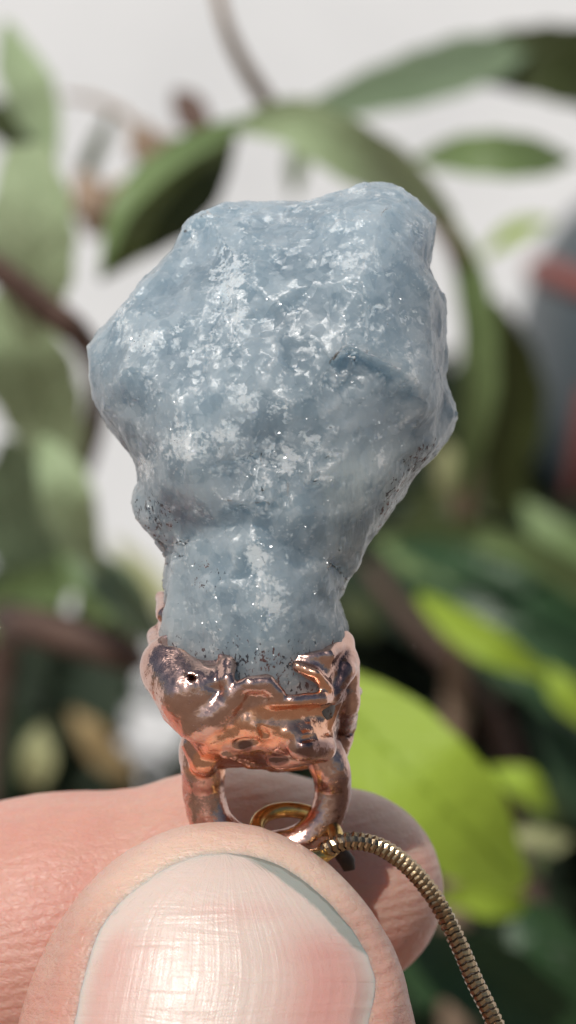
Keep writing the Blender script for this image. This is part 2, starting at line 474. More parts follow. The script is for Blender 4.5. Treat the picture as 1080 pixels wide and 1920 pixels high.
GF = np.array([[i * len(gy) + j, (i + 1) * len(gy) + j, (i + 1) * len(gy) + j + 1, i * len(gy) + j + 1] for i in range(len(gx) - 1) for j in range(len(gy) - 1)])
g = tag(mesh_obj("ground", soil_fn(GX.ravel(), GY.ravel()), GF, soil_m), kind='structure')
g["label"] = "dry brown garden soil under the plants"

# ------------------------------------------------------------------ the crystal
S_OUT = [(345,425),(352,410),(375,395),(410,382),(450,375),(500,374),(540,378),(575,376),(610,366),(650,352),(690,344),(740,347),(775,362),(800,385),(818,405),(819,440),(813,470),(806,500),(820,530),(836,560),(842,590),(838,620),(840,650),(845,680),(838,710),(850,740),(858,775),(856,800),(840,830),(815,860),(790,885),(765,920),(735,965),(700,1015),(670,1065),(648,1100),(636,1115),(640,1140),(648,1165),(650,1200),(640,1330),(600,1400),(420,1400),(345,1340),(305,1250),(300,1150),(302,1110),(312,1060),(318,1050),(300,1035),(280,1005),(262,985),(248,960),(242,935),(250,915),(262,905),(258,880),(240,850),(215,815),(190,785),(172,740),(163,690),(166,660),(180,630),(200,605),(215,580),(240,560),(260,530),(290,505),(305,490),(325,465),(335,440)]
S_H = [(480,390,2.6),(600,385,3.2),(690,362,3.2),(760,370,3.6),(808,405,2),(400,430,3.6),(355,440,2),(500,465,6),(600,455,6.2),(700,450,6.6),(780,450,5),
 (640,410,5.2),(720,400,5.6),(300,520,3),(400,540,6),(500,560,7.4),(600,570,7.6),(680,520,7.9),(760,520,6),(230,590,3.5),(300,620,6.2),(380,640,7),(480,650,8.3),(570,680,8.5),
 (180,680,3),(240,700,6.2),(330,730,7.4),(430,740,8.7),(540,760,8.8),
 (600,720,8.9),(640,665,9.0),(700,682,9.3),(745,700,9.0),(785,735,8.2),(648,684,8.4),(700,708,8.0),(742,724,7.8),(778,758,6.9),(606,740,8.5),
 (800,560,4.8),(830,600,2.5),(800,660,6.2),(830,690,3),(850,780,2),(815,735,5),
 (620,800,8.4),(700,820,7.3),(770,850,5.8),(825,830,3.4),(300,820,6.6),(380,840,8.9),(460,860,8.4),(550,880,7.8),
 (290,900,5.6),(370,930,7.9),(470,950,8.3),(560,960,8.0),(650,930,7.2),(720,920,5.8),(690,1000,4.9),
 (250,930,1.8),(280,980,3.2),(318,1035,2.6),(330,1000,4.6),(300,945,5),
 (340,1012,5.4),(346,998,4.5),(410,1010,7.1),(410,992,6.5),(470,1000,8.3),(474,980,7.8),(520,1040,7.7),(530,1020,7.1),(590,1066,6.7),(602,1044,6.0),(632,1130,4.9),(648,1090,2.2),
 (318,1065,4.6),(400,1100,6.9),(480,1110,8.2),(560,1130,7.3),(618,1165,5.4),(480,1200,7.8),(400,1200,6.6),(580,1220,6.6),(480,1290,6.6),(350,1250,5.5),(600,1290,5.8),(480,1390,5.5),
 (100,300,0),(900,300,0),(100,1450,2),(900,1450,2),(540,330,0),(900,800,0),(120,800,0)]
SX = np.arange(140, 881, 3.5); SY = np.arange(320, 1451, 3.5)
def tri_heights(S_H):
    pts = [Vector((a, b)) for a, b, _ in S_H]
    vs, es, fs, ov, *_ = geometry.delaunay_2d_cdt(pts, [], [], 0, 1e-6)
    hv = np.array([S_H[o[0]][2] for o in ov])
    H = np.zeros((len(SX), len(SY))); GXs, GYs = np.meshgrid(SX, SY, indexing='ij')
    for f in fs:
        (ax, ay), (bx, by), (cx, cy) = [tuple(vs[i]) for i in f]
        den = (by - cy) * (ax - cx) + (cx - bx) * (ay - cy)
        if abs(den) < 1e-9: continue
        l0 = ((by - cy) * (GXs - cx) + (cx - bx) * (GYs - cy)) / den
        l1 = ((cy - ay) * (GXs - cx) + (ax - cx) * (GYs - cy)) / den
        m = (l0 >= -1e-6) & (l1 >= -1e-6) & (l0 + l1 <= 1 + 1e-6)
        H[m] = (l0 * hv[f[0]] + l1 * hv[f[1]] + (1 - l0 - l1) * hv[f[2]])[m]
    return H
GXs, GYs = np.meshgrid(SX, SY, indexing='ij')
D2 = poly_sd(GXs, GYs, S_OUT) / 36.0
infl = np.interp(D2 / (1 - .42 * sstep(960, 1060, GYs)), [-4.4, -2.6, -1.2, -.4, 0], [1, .92, .70, .40, 0])
def densify(pts, n=3):
    return [tuple(np.array(a) * (1 - k / n) + np.array(b) * k / n) for a, b in zip(pts[:-1], pts[1:]) for k in range(1, n)]
S_H += densify([(346,1006,6.0),(410,1010,7.1),(470,1000,8.3),(520,1040,7.7),(590,1066,6.7),(632,1130,4.9)]) + densify([(350,986,5.3),(410,992,6.5),(474,980,7.8),(530,1020,7.1),(602,1044,6.0),(648,1090,2.2)])
S_H += densify([(640,665,9.0),(700,682,9.3),(745,700,9.0),(785,735,8.2)]) + densify([(648,684,8.2),(700,708,7.8),(742,724,7.6),(778,758,6.7)])
ctrl = tri_heights(S_H)
# break the big planes into smaller cleavage facets
extra = []
er = np.random.default_rng(5)
for _ in range(6000):
    a, b = er.uniform(160, 860), er.uniform(340, 1420)
    if min((a - c) ** 2 + (b - d) ** 2 for c, d, *_ in S_H + extra) < 33 ** 2: continue
    h = ctrl[int((a - SX[0]) / 3.5), int((b - SY[0]) / 3.5)]
    extra.append((a, b, h + er.normal(0, .16)))
jit = [(a, b, h + (er.normal(0, .18) if 0 < h else 0)) for a, b, h in S_H]
ctrl = tri_heights(jit + extra)
FRONT = np.minimum(ctrl, 9.6 * infl + np.minimum(0, ctrl))
qn = np.stack([GXs.ravel() / 120, GYs.ravel() / 120, 0 * GXs.ravel()], 1)
BACK = 6.8 * infl * (0.75 + 0.5 * fbm(qn, 40, 3).reshape(GXs.shape))

def grid_at(G, x, z):
    """bilinear look-up in a pixel grid, from mm"""
    fx = np.clip((x * 36 + 540 - SX[0]) / 3.5, 0, len(SX) - 1.001); fy = np.clip((960 - z * 36 - SY[0]) / 3.5, 0, len(SY) - 1.001)
    i, j = fx.astype(int), fy.astype(int); a, b = fx - i, fy - j
    return G[i, j] * (1 - a) * (1 - b) + G[i + 1, j] * a * (1 - b) + G[i, j + 1] * (1 - a) * b + G[i + 1, j + 1] * a * b

def stone_f(xs, ys, zs):
    X, Z = np.meshgrid(xs, zs, indexing='ij')
    fr, bk, d2 = grid_at(FRONT, X, Z), grid_at(BACK, X, Z), grid_at(D2, X, Z)
    y = ys[None, :, None]
    f = np.maximum(-y - fr[:, None, :], y - bk[:, None, :])
    return np.maximum(f, d2[:, None, :])

STEP = 0.125
xs = np.arange(-11.2, 9.6, STEP); ys = np.arange(-10.2, 8.2, STEP); zs = np.arange(-12.6, 17.6, STEP)
V, Q = surface_nets(stone_f(xs, ys, zs), xs, ys, zs)
for _ in range(1):                                         # relax the grid steps
    acc = np.zeros_like(V); cnt = np.zeros(len(V))
    for a in range(4):
        np.add.at(acc, Q[:, a], V[Q[:, (a + 1) % 4]] + V[Q[:, (a + 3) % 4]]); np.add.at(cnt, Q[:, a], 2)
    V = 0.4 * V + 0.6 * acc / cnt[:, None]
N = vnormals(V, Q)
fa, ea, ta = facets(V * np.array([1, 1, 0.85]) / 3.3 + fbm(V / 2, 5, 2)[:, None] * 0.15, 101)
fb, eb, tb = facets(V / 1.35 + fbm(V, 6, 2)[:, None] * 0.15, 202)
fc, ec, tc_ = facets(V / 0.6, 303)
rough = sstep(0.35, 0.65, fbm(V / 5.0, 77, 3))
low = sstep(-3.0, -6.0, V[:, 2])
sil = 0.45 + 0.55 * sstep(0.05, 0.5, np.abs(N[:, 1]))
calm = 1 - 0.8 * sstep(-6.5, -8.5, V[:, 2])
V = V + N * (0.55 * (fa + .22) * sil * calm * (1 - .5 * low) + 0.32 * (fb + .2) * sil * calm)[:, None]
def crystallise(V, seeds, wn, strength, jitter, r_):
    """gather the surface into cleavage faces: each patch is pressed onto its own plane"""
    N = vnormals(V, Q)
    J = V + jitter * np.stack([fbm(V / 1.1, 300 + c, 3) - .5 for c in range(3)], 1)
    A = np.hstack([J, N * wn])
    S = A[r_.choice(len(V), seeds, replace=False)]
    S2 = (S * S).sum(1)
    cell = np.concatenate([np.argmin(S2[None] - 2 * blk @ S.T, 1) for blk in np.array_split(A, max(1, len(A) * seeds // 20_000_000 + 1))])
    cnt = np.maximum(np.bincount(cell, minlength=seeds), 1)[:, None]
    C = np.stack([np.bincount(cell, V[:, k], seeds) for k in range(3)], 1) / cnt
    M = np.stack([np.bincount(cell, N[:, k], seeds) for k in range(3)], 1)
    M += r_.normal(0, .07, M.shape) * np.linalg.norm(M, axis=1, keepdims=True)
    coh = sstep(.80, .94, np.linalg.norm(M, axis=1) / cnt[:, 0])
    M /= np.linalg.norm(M, axis=1, keepdims=True) + 1e-9
    h = ((V - C[cell]) * M[cell]).sum(1)
    return V - (np.clip(h, -.4, .4) * strength * coh[cell])[:, None] * M[cell], r_.random(seeds)[cell]
cr = np.random.default_rng(21)
V, ta = crystallise(V, 300, 3.0, 0.66, 1.2, cr)
V, tb = crystallise(V, 1300, 1.2, 0.70, 0.6, cr)
N = vnormals(V, Q)
V = V + N * ((.03 + 0.08 * rough) * (fc + .2))[:, None]
V, tc_ = crystallise(V, 5000, 0.5, 0.5, 0.5, cr)
acc = np.zeros_like(V); cnt = np.zeros(len(V))
for a in range(4):
    np.add.at(acc, Q[:, a], V[Q[:, (a + 1) % 4]] + V[Q[:, (a + 3) % 4]]); np.add.at(cnt, Q[:, a], 2)
V = 0.75 * V + 0.25 * acc / cnt[:, None]
N = vnormals(V, Q)
ridge = ((V - acc / cnt[:, None]) * N).sum(1)
# cleavage striations on the lower right flank
u_ = (V[:, 0] * 0.83 + V[:, 2] * 0.55)
flank = sstep(1.0, 3.0, V[:, 0] + .35 * V[:, 2] * 0) * sstep(4.5, 1.0, V[:, 2]) * sstep(-5.6, -4.2, V[:, 2])
w_ = (V[:, 0] * 0.55 - V[:, 2] * 0.83)
V = V + N * (flank * 0.12 * (vnoise(np.stack([w_ * 2.6, u_ * 0.15, V[:, 1] * .2], 1), 13) - .5))[:, None]
edge = sstep(0.006, 0.022, ridge)
pxs, pys = V[:, 0] * 36 + 540, 960 - V[:, 2] * 36
d_edge = poly_sd(pxs, pys, S_OUT) / 36
speck = np.maximum.reduce([0.90 * sstep(-4.6, -6.0, V[:, 2]) * (0.35 + 0.65 * sstep(-5.4, -7.5, V[:, 2])),
    sstep(-2.2, -0.6, d_edge) * sstep(2.5, 5.5, V[:, 0]) * sstep(5.0, 3.0, V[:, 2]),
    0.9 * sstep(2.4, 0.9, np.hypot(pxs - 285, pys - 975) / 36),
    0.8 * sstep(2.2, 0.4, np.hypot(pxs - 390, pys - 1080) / 36)])
pendant = empty("pendant", P(510, 1590, 0), "raw pale blue crystal pendant with a lumpy copper setting and loop", "pendant")
FLAKES = [(430,540,30,55,1),(450,612,22,26,1),(290,650,40,18,.9),(238,600,14,26,1),(345,840,48,30,1.1),(425,812,26,20,1),(662,500,44,26,.9),(480,1040,18,45,1),(508,1125,26,36,1.1),(540,868,28,20,.9),(582,822,26,14,.9),(420,580,30,60,.6),(300,740,22,22,.6),(380,750,24,16,.7),(450,750,34,24,.7),(520,760,22,40,.7),(280,880,20,36,.9),(560,590,24,18,.6),(640,440,36,18,.6),(720,600,50,24,.5),(700,850,18,40,.6),(770,700,10,40,.7),(600,900,22,26,.6),(240,640,16,30,.6),(500,420,70,16,.5),(660,365,24,12,.8),(360,440,14,20,.7),(560,400,50,14,.5),(770,440,30,30,.5),(390,950,60,20,.4),(480,860,80,50,.5),(380,690,60,60,.4),(640,640,50,40,.35)]
flake = np.zeros(len(V))
wx, wy = pxs + 26 * (fbm(V / 1.2, 88, 3) - .5), pys + 26 * (fbm(V / 1.2, 98, 3) - .5)
for a, b, ra, rb, st in FLAKES:
    flake = np.maximum(flake, st * np.exp(-(((wx - a) / ra) ** 2 + ((wy - b) / rb) ** 2) * .8))
flake *= V[:, 1] < 1.5
under(mesh_obj("crystal", V, Q, STONE, attrs={"edge": edge, "speck": speck, "flake": flake, "flank": flank, "tone": 0.45 * ta + 0.4 * tb + 0.15 * tc_}), pendant)

# ------------------------------------------------------------------ copper setting
C_POLY = [(262,1085),(296,1106),(318,1132),(330,1162),(370,1182),(405,1205),(437,1230),(432,1284),(455,1268),(490,1260),(512,1272),(530,1300),(565,1296),(607,1292),(592,1272),(570,1262),(550,1247),(543,1223),(560,1218),(602,1226),(606,1200),(625,1190),(650,1180),(640,1140),(700,1120),(760,1190),(760,1620),(200,1620),(200,1100)]
C_OUT = [(296,1106),(290,1120),(288,1150),(285,1185),(274,1220),(274,1260),(282,1295),(300,1335),(325,1375),(345,1410),(352,1442),(420,1448),(520,1446),(590,1440),(630,1420),(640,1385),(650,1350),(668,1310),(674,1270),(672,1230),(664,1190),(652,1150),(640,1140),(600,1160),(400,1160),(330,1140)]
def seg_d(X, Y, Z, a, b, ra, rb):
    a = np.asarray(a, float); ba = np.asarray(b, float) - a
    t = np.clip(((X - a[0]) * ba[0] + (Y - a[1]) * ba[1] + (Z - a[2]) * ba[2]) / ba.dot(ba), 0, 1)
    return np.sqrt((X - a[0] - t * ba[0]) ** 2 + (Y - a[1] - t * ba[1]) ** 2 + (Z - a[2] - t * ba[2]) ** 2) - (ra + t * (rb - ra))

STEP = 0.1
xs = np.arange(-8.4, 4.6, STEP); ys = np.arange(-9.4, 7.4, STEP); zs = np.arange(-18.8, -3.2, STEP)
Xg, Zg = np.meshgrid(xs, zs, indexing='ij')
pX, pY = Xg * 36 + 540, 960 - Zg * 36
co = poly_sd(pX, pY, C_OUT) / 36.0 + 0.28
ci = np.where(co < 0, np.sqrt(np.maximum(1 - np.clip(1 + co / 2.6, 0, 1) ** 2, 0)), 0)
wob = fbm(np.stack([Xg.ravel() / 1.5, 0 * Xg.ravel(), Zg.ravel() / 1.5], 1), 55, 3).reshape(Xg.shape)
frz = 6.0 + 1.1 * sstep(1180, 1260, pY) - 1.6 * sstep(1390, 1450, pY)
cf = np.minimum(np.maximum(grid_at(FRONT, Xg, Zg) + 0.45, frz * 0.5), 7.6) * 0 + frz * ci ** 0.9 * (0.93 + 0.16 * wob)
cb = 5.8 * ci * (0.9 + 0.3 * wob)
body = np.maximum(-ys[None, :, None] - cf[:, None, :], ys[None, :, None] - cb[:, None, :])
body = np.maximum(body, co[:, None, :] * 0.9) * 0.8
pf = poly_sd(pX, pY, C_POLY) / 36.0
pb = (Zg + 5.6 + 0.8 * np.sin(Xg * 1.3))
wback = sstep(0.5, 2.0, ys)[None, :, None]
pcut = pf[:, None, :] * (1 - wback) + pb[:, None, :] * wback
f = smax(body, pcut, 0.35)
X3, Y3, Z3 = xs[:, None, None], ys[None, :, None], zs[None, None, :]
def yfront(px, py):
    x, z = (px - 540) / 36.0, (960 - py) / 36.0
    i = int(np.clip(round((x - xs[0]) / STEP), 0, len(xs) - 1)); j = int(np.clip(round((z - zs[0]) / STEP), 0, len(zs) - 1))
    return -max(cf[i, j], 0.2)
def lump(f, pts, k=0.35, sign=1):
    """a run of melted metal (or a groove, sign -1) along photo pixels: (px, py, radius mm, offset mm towards the viewer)"""
    q = [((a - 540) / 36, yfront(a, b) - off, (960 - b) / 36, r) for a, b, r, off in pts]
    if len(q) == 1: q = q * 2; q[1] = (q[1][0] + .01, *q[1][1:])
    x0, x1 = min(c[0] for c in q), max(c[0] for c in q); z0, z1 = min(c[2] for c in q), max(c[2] for c in q); y0, y1 = min(c[1] for c in q), max(c[1] for c in q)
    m = max(c[3] for c in q) + 1.2
    sx = slice(*np.searchsorted(xs, (x0 - m, x1 + m))); sy = slice(*np.searchsorted(ys, (y0 - m, y1 + m))); sz = slice(*np.searchsorted(zs, (z0 - m, z1 + m)))
    d = None
    for a, b in zip(q[:-1], q[1:]):
        e = seg_d(xs[sx][:, None, None], ys[sy][None, :, None], zs[sz][None, None, :], a[:3], b[:3], a[3], b[3])
        d = e if d is None else np.minimum(d, e)
    f[sx, sy, sz] = smin(f[sx, sy, sz], d, k) if sign > 0 else smax(f[sx, sy, sz], -d, k)
    return f
f = lump(f, [(304,1120,.3,-.1),(312,1150,.45,.1),(350,1172,.42,.15),(395,1203,.40,.1),(432,1236,.35,.0)])       # rolled rim, left
f = lump(f, [(432,1236,.35,.1),(430,1262,.38,.1),(440,1284,.38,.15),(470,1270,.42,.25),(502,1268,.45,.2),(520,1288,.40,.2),(516,1308,.3,.1)])
f = lump(f, [(520,1312,.32,.1),(548,1303,.36,.2),(600,1298,.38,.2),(650,1300,.38,.1),(668,1296,.3,0)])             # rim, right
f = lump(f, [(640,1195,.5,.1),(612,1222,.42,.15),(575,1226,.28,.15),(548,1223,.2,.1)])                             # hooked finger of metal
f = lump(f, [(645,1200,.5,-.1),(642,1250,.62,.0),(625,1288,.4,.0)])
f = lump(f, [(556,1238,.22,.05),(590,1252,.26,.1),(612,1280,.3,.0)], 0.25)
f = lump(f, [(330,1245,1.7,-1.1),(360,1290,1.7,-1.1),(385,1330,1.4,-.9)], .6)                                      # smooth plate on the left
f = lump(f, [(304,1295,.45,-.1),(334,1325,.7,.0),(370,1345,.75,.0),(400,1335,.6,-.05),(440,1300,.5,.0)], .5)        # diagonal roll
f = lump(f, [(290,1190,.4,-.2),(296,1215,.35,-.2)], .4)
f = lump(f, [(365,1385,.6,-.3),(384,1415,.75,-.3),(384,1445,.7,-.4)], .6)
f = lump(f, [(648,1240,.65,-.3),(645,1310,.75,-.3),(640,1360,.8,-.3),(625,1410,.8,-.3)], .5)
f = lump(f, [(565,1385,.75,-.05),(600,1390,.8,-.1),(520,1410,.6,-.05)], .4)                                        # dark knobs
f = lump(f, [(425,1400,.22,.1),(470,1425,.24,.1),(530,1440,.24,.1),(600,1428,.24,.1),(622,1395,.22,.05),(615,1350,.2,.05),(632,1310,.2,0)], .2)   # thin bright thread
f = lump(f, [(330,1195,.62,.45),(365,1205,.6,.42),(400,1225,.4,.35)], .25, -1)                                     # hollow under the left rim
f = lump(f, [(356,1258,.22,.05),(368,1264,.24,.05)], .1, -1)                                                       # pinhole
f = lump(f, [(455,1385,.42,.2),(476,1380,.36,.2)], .15, -1)
f = lump(f, [(500,1330,.5,.35),(560,1335,.6,.4),(610,1330,.5,.3)], .4, -1)
f = lump(f, [(492,1352,.2,.05),(500,1366,.22,.05)], .1, -1)
f = lump(f, [(560,1372,.18,.5),(590,1368,.2,.5)], .1, -1)
f = lump(f, [(690,1375,.35,.0),(640,1372,.25,.1),(610,1440,.2,.1)], .2, -1)                                        # seam on the right
# the hanging loop
ring_c = P(503, 1482, 0)
prev = None
LP = [(376,1400),(382,1450),(386,1500),(402,1545),(450,1578),(505,1590),(560,1578),(602,1545),(622,1500),(622,1450),(605,1400)]
lp = smooth_line([(*P(a, b, 0)[[0, 2]],) for a, b in LP], 40)
rr = np.interp(np.arange(40), [0, 10, 20, 30, 39], [1.06, 0.98, 0.88, 0.84, 0.95])
for k in range(39):
    a = (lp[k][0], -1.2 if 4 < k < 35 else -1.6, lp[k][1]); b = (lp[k + 1][0], -1.2 if 4 < k + 1 < 35 else -1.6, lp[k + 1][1])
    x0, x1 = sorted((a[0], b[0])); z0, z1 = sorted((a[2], b[2]))
    sx = slice(*np.searchsorted(xs, (x0 - 2, x1 + 2))); sy = slice(*np.searchsorted(ys, (-4.2, 1.6))); sz = slice(*np.searchsorted(zs, (z0 - 2, z1 + 2)))
    d = seg_d(xs[sx][:, None, None], ys[sy][None, :, None], zs[sz][None, None, :], a, b, rr[k], rr[k + 1])
    f[sx, sy, sz] = smin(f[sx, sy, sz], d, 0.25)
V, Q = surface_nets(f, xs, ys, zs)
N = vnormals(V, Q)
V = V + N * (0.12 * (fbm(V / 1.1, 21, 3) - .5) + 0.04 * (fbm(V / 0.45, 25, 2) - .5))[:, None]
px, py = V[:, 0] * 36 + 540, 960 - V[:, 2] * 36
clean = np.maximum.reduce([sstep(0.8, -0.6, poly_sd(px, py, [(480,1312),(520,1305),(640,1310),(630,1360),(600,1372),(560,1365),(500,1385),(470,1370),(420,1380),(400,1430),(380,1450),(350,1440),(400,1370),(450,1340)]) / 36),
    sstep(.5, -.4, poly_sd(px, py, [(325,1190),(360,1190),(410,1215),(400,1222),(350,1212)]) / 36),
    sstep(.4, -.3, poly_sd(px, py, [(400,1400),(470,1432),(600,1440),(600,1452),(420,1460)]) / 36),
    sstep(.4, -.3, poly_sd(px, py, [(552,1234),(590,1245),(622,1285),(600,1295)]) / 36)])
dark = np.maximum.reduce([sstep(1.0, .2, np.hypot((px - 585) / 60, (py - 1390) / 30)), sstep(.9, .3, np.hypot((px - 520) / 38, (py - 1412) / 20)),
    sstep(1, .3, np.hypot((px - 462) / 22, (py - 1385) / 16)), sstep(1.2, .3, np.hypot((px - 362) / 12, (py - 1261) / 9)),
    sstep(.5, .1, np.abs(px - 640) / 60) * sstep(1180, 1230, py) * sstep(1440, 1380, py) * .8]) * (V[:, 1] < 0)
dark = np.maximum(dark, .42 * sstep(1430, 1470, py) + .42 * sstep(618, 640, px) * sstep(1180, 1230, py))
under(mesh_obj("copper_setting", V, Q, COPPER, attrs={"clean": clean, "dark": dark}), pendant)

# ------------------------------------------------------------------ brass jump ring
rc = P(556, 1563, -2.7)
axis_n = np.array([0.16, -0.50, 0.85]); axis_n /= np.linalg.norm(axis_n)
e1 = np.cross(axis_n, [0, 0, 1.0]); e1 /= np.linalg.norm(e1); e2 = np.cross(axis_n, e1)
th = np.linspace(0, 2 * np.pi, 72, endpoint=False)
tv, nt = [], 14
for t in th:
    r_ = np.cos(t) * e1 + np.sin(t) * e2
    for a in np.linspace(0, 2 * np.pi, nt, endpoint=False):
        tv.append(rc + r_ * (2.08 + 0.41 * math.cos(a)) + axis_n * 0.41 * math.sin(a))
tf = np.array([[i * nt + j, i * nt + (j + 1) % nt, ((i + 1) % 72) * nt + (j + 1) % nt, ((i + 1) % 72) * nt + j] for i in range(72) for j in range(nt)])
tag(mesh_obj("jump_ring", np.array(tv), tf[:, ::-1], BRASS), "small round brass jump ring threaded through the copper loop", "ring")

# ------------------------------------------------------------------ snake chain
cp = [P(*a) for a in [(598,1612,-3.4),(614,1592,-4.0),(650,1577,-4.2),(700,1583,-4.0),(745,1608,-3.6),(785,1645,-3.2),(825,1700,-3.0),(858,1765,-3.3),(890,1840,-4.0),(922,1905,-4.6),(955,1990,-5),(972,2080,-5),(984,2260,-5),(988,2600,-4),(986,3000,-3),(984,3500,-2)]]
path = smooth_line(cp, 900)
arc = np.concatenate([[0], np.cumsum(np.linalg.norm(np.diff(path, axis=0), axis=1))])
chain = empty("snake_chain", cp[0], "tarnished brass snake chain hanging from the ring and curving down", "chain")
core_v, core_f = tube_geo(path[::6], 0.385, 10)
under(mesh_obj("chain_core", core_v, core_f, CHAIN_DARK), chain)  # near-black inner tube added so the gaps between links look dark
ce_v, ce_f = tube_geo([P(628,1590,-1.2), P(640,1600,-1.0), P(652,1616,-1.0), P(655,1632,-1.0)], [.3, .42, .42, .3], 10)
under(mesh_obj("end_cap", ce_v, ce_f, CHAIN_DARK), chain)
PITCH = 0.335
nseg = 10
lv, lf = [], []
for row, (s_, r_) in enumerate([(-.50, .39), (-.12, .505), (.40, .45)]):
    for j in range(nseg):
        a = 2 * np.pi * j / nseg
        zz = (0.09 if j % 2 else -0.09) * (1 if row != 1 else .55)
        rj = r_ * (1.0 if j % 2 else 0.965)
        lv.append(((s_ + zz) * PITCH, rj * math.cos(a), rj * math.sin(a)))
for row in range(2):
    for j in range(nseg):
        lf.append([row * nseg + j, row * nseg + (j + 1) % nseg, (row + 1) * nseg + (j + 1) % nseg, (row + 1) * nseg + j])
link0 = mesh_obj("link", np.array(lv), [f_[::-1] for f_ in lf], CHAIN, smooth=False)
s = 0.1; k = 0
while s < arc[-1] - 0.2:
    p = np.array([np.interp(s, arc, path[:, c]) for c in range(3)])
    q = np.array([np.interp(s + 0.1, arc, path[:, c]) for c in range(3)])
    o = link0 if k == 0 else link0.copy()
    if k: COL.objects.link(o)
    d = Vector(q - p)
    o.rotation_euler = d.to_track_quat('X', 'Z').to_euler()
    o.scale = (1, 1 + random.uniform(-.02, .02), 1 + random.uniform(-.02, .02))
    o.parent = chain
    o.location = Vector(p) * MM - chain.location
    s += PITCH * (1 + random.uniform(-.04, .04)); k += 1

# ------------------------------------------------------------------ the hand
NAIL_L = [(1600,425),(1603,372),(1620,325),(1650,276),(1690,226),(1740,187),(1800,164),(1850,150),(1920,137),(2000,140),(2080,190),(2130,300),(2150,400)]
NAIL_R = [(1600,427),(1604,470),(1622,525),(1650,568),(1690,615),(1740,660),(1790,692),(1832,706),(1870,704),(1920,691),(2000,680),(2080,620),(2130,520),(2150,402)]
NAIL_POLY = [(x, y) for y, x in NAIL_L] + [(x, y) for y, x in NAIL_R[::-1]]

def lin_dist(X, Y, Z, a, b, ra, rb): return seg_d(X, Y, Z, a, b, ra, rb)
TC = np.array([-3.6, -6.4, -29.9])
def thumb_f(X, Y, Z):
    yy = Y - 0.16 * (Z - TC[2])
    rx = 10.5 - 0.06 * np.minimum(Z - TC[2], 0)
    q = np.sqrt(((X - TC[0]) / rx) ** 2 + ((yy - TC[1]) / 7.2) ** 2 + ((Z - TC[2]) / 14.0) ** 2)
    q2 = np.sqrt(((X - TC[0]) / rx ** 2) ** 2 + ((yy - TC[1]) / 7.2 ** 2) ** 2 + ((Z - TC[2]) / 14.0 ** 2) ** 2)
    d = q * (q - 1) / np.maximum(q2, 1e-6)
    d = smin(d, lin_dist(X, Y, Z, (-4.2, -8, -37), (-7, -9, -50), 8.6, 9.2), 3.0)
    d = smin(d, lin_dist(X, Y, Z, (-7, -9, -50), (-18, 2, -80), 9.2, 11.0), 4.0)
    d = smin(d, lin_dist(X, Y, Z, (-18, 2, -80), (-38, 18, -112), 11.0, 15.0), 5.0)
    # nail bed set into the thumb with a raised fold of skin round it
    sx_ = 36 * CAM_D / (CAM_D + Y)
    return d
IDX = [(P(640,1668,7.6), 5.5), (P(450,1688,8.2), 6.85), (P(100,1778,8.8), 7.9), (P(-230,1850,9.5), 8.4), (np.array([-47, 10, -38.]), 9.0), (np.array([-60, 18, -80.]), 11.0)]
def chain_f(X, Y, Z, pts, k):
    d = None
    for (a, ra), (b, rb) in zip(pts[:-1], pts[1:]):
        e = lin_dist(X, Y, Z, a, b, ra, rb)
        d = e if d is None else smin(d, e, k)
    return d
def finger(mcp, pip, dip, tip, r):
    return [(np.array(mcp, float), r * 1.2), (np.array(pip, float), r), (np.array(dip, float), r * .88), (np.array(tip, float), r * .72)]
FINGERS = [finger((-62, 36, -84), (-50, 33, -47), (-27, 28, -45), (-11, 27, -54), 8.6),
           finger((-60, 54, -87), (-49, 51, -54), (-27, 46, -52), (-13, 44, -62), 8.2),
           finger((-55, 70, -90), (-47, 67, -63), (-29, 62, -62), (-18, 59, -70), 7.2)]
WRIST = np.array([-56, 40, -150.])
def fingers_f(X, Y, Z):
    d = chain_f(X, Y, Z, IDX, 2.2)
    for g_ in FINGERS:
        d = smin(d, chain_f(X, Y, Z, g_, 1.6), 1.2)
    for m_, r in ((IDX[-1][0], 11), (FINGERS[0][0][0], 11), (FINGERS[1][0][0], 11), (FINGERS[2][0][0], 10)):
        d = smin(d, lin_dist(X, Y, Z, m_, WRIST, r, 17.0), 5.0)
    d = smin(d, lin_dist(X, Y, Z, WRIST, (-62, 42, -215), 18.0, 20.0), 5.0)
    return d
def hand_f(X, Y, Z):
    t = thumb_f(X, Y, Z); g_ = fingers_f(X, Y, Z)
    deep = sstep(-60, -85, Z) * np.ones_like(t)
    return np.where(deep > 0, smin(t, g_, 0.05 + 8.0 * deep), np.minimum(t, g_))
def ax2(lo, mid0, mid1, hi, fine, coarse):
    out = []
    if lo < mid0: out.append(np.linspace(lo, mid0, max(2, int((mid0 - lo) / coarse)), endpoint=False))
    out.append(np.arange(mid0, mid1, fine))
    if hi > mid1: out.append(np.linspace(mid1, hi, max(2, int((hi - mid1) / coarse))))
    return np.concatenate(out).astype(np.float32)
xs = ax2(-84, -17.5, 11.0, 14, .19, 1.8); ys = ax2(-21, -15, 15.0, 86, .22, 1.9); zs = ax2(-196, -31, -11.5, -11.0, .19, 2.0)
X3, Y3, Z3 = np.meshgrid(xs, ys, zs, indexing='ij')
V, Q = surface_nets(hand_f(X3, Y3, Z3), xs.astype(float), ys.astype(float), zs.astype(float))
del X3, Y3, Z3
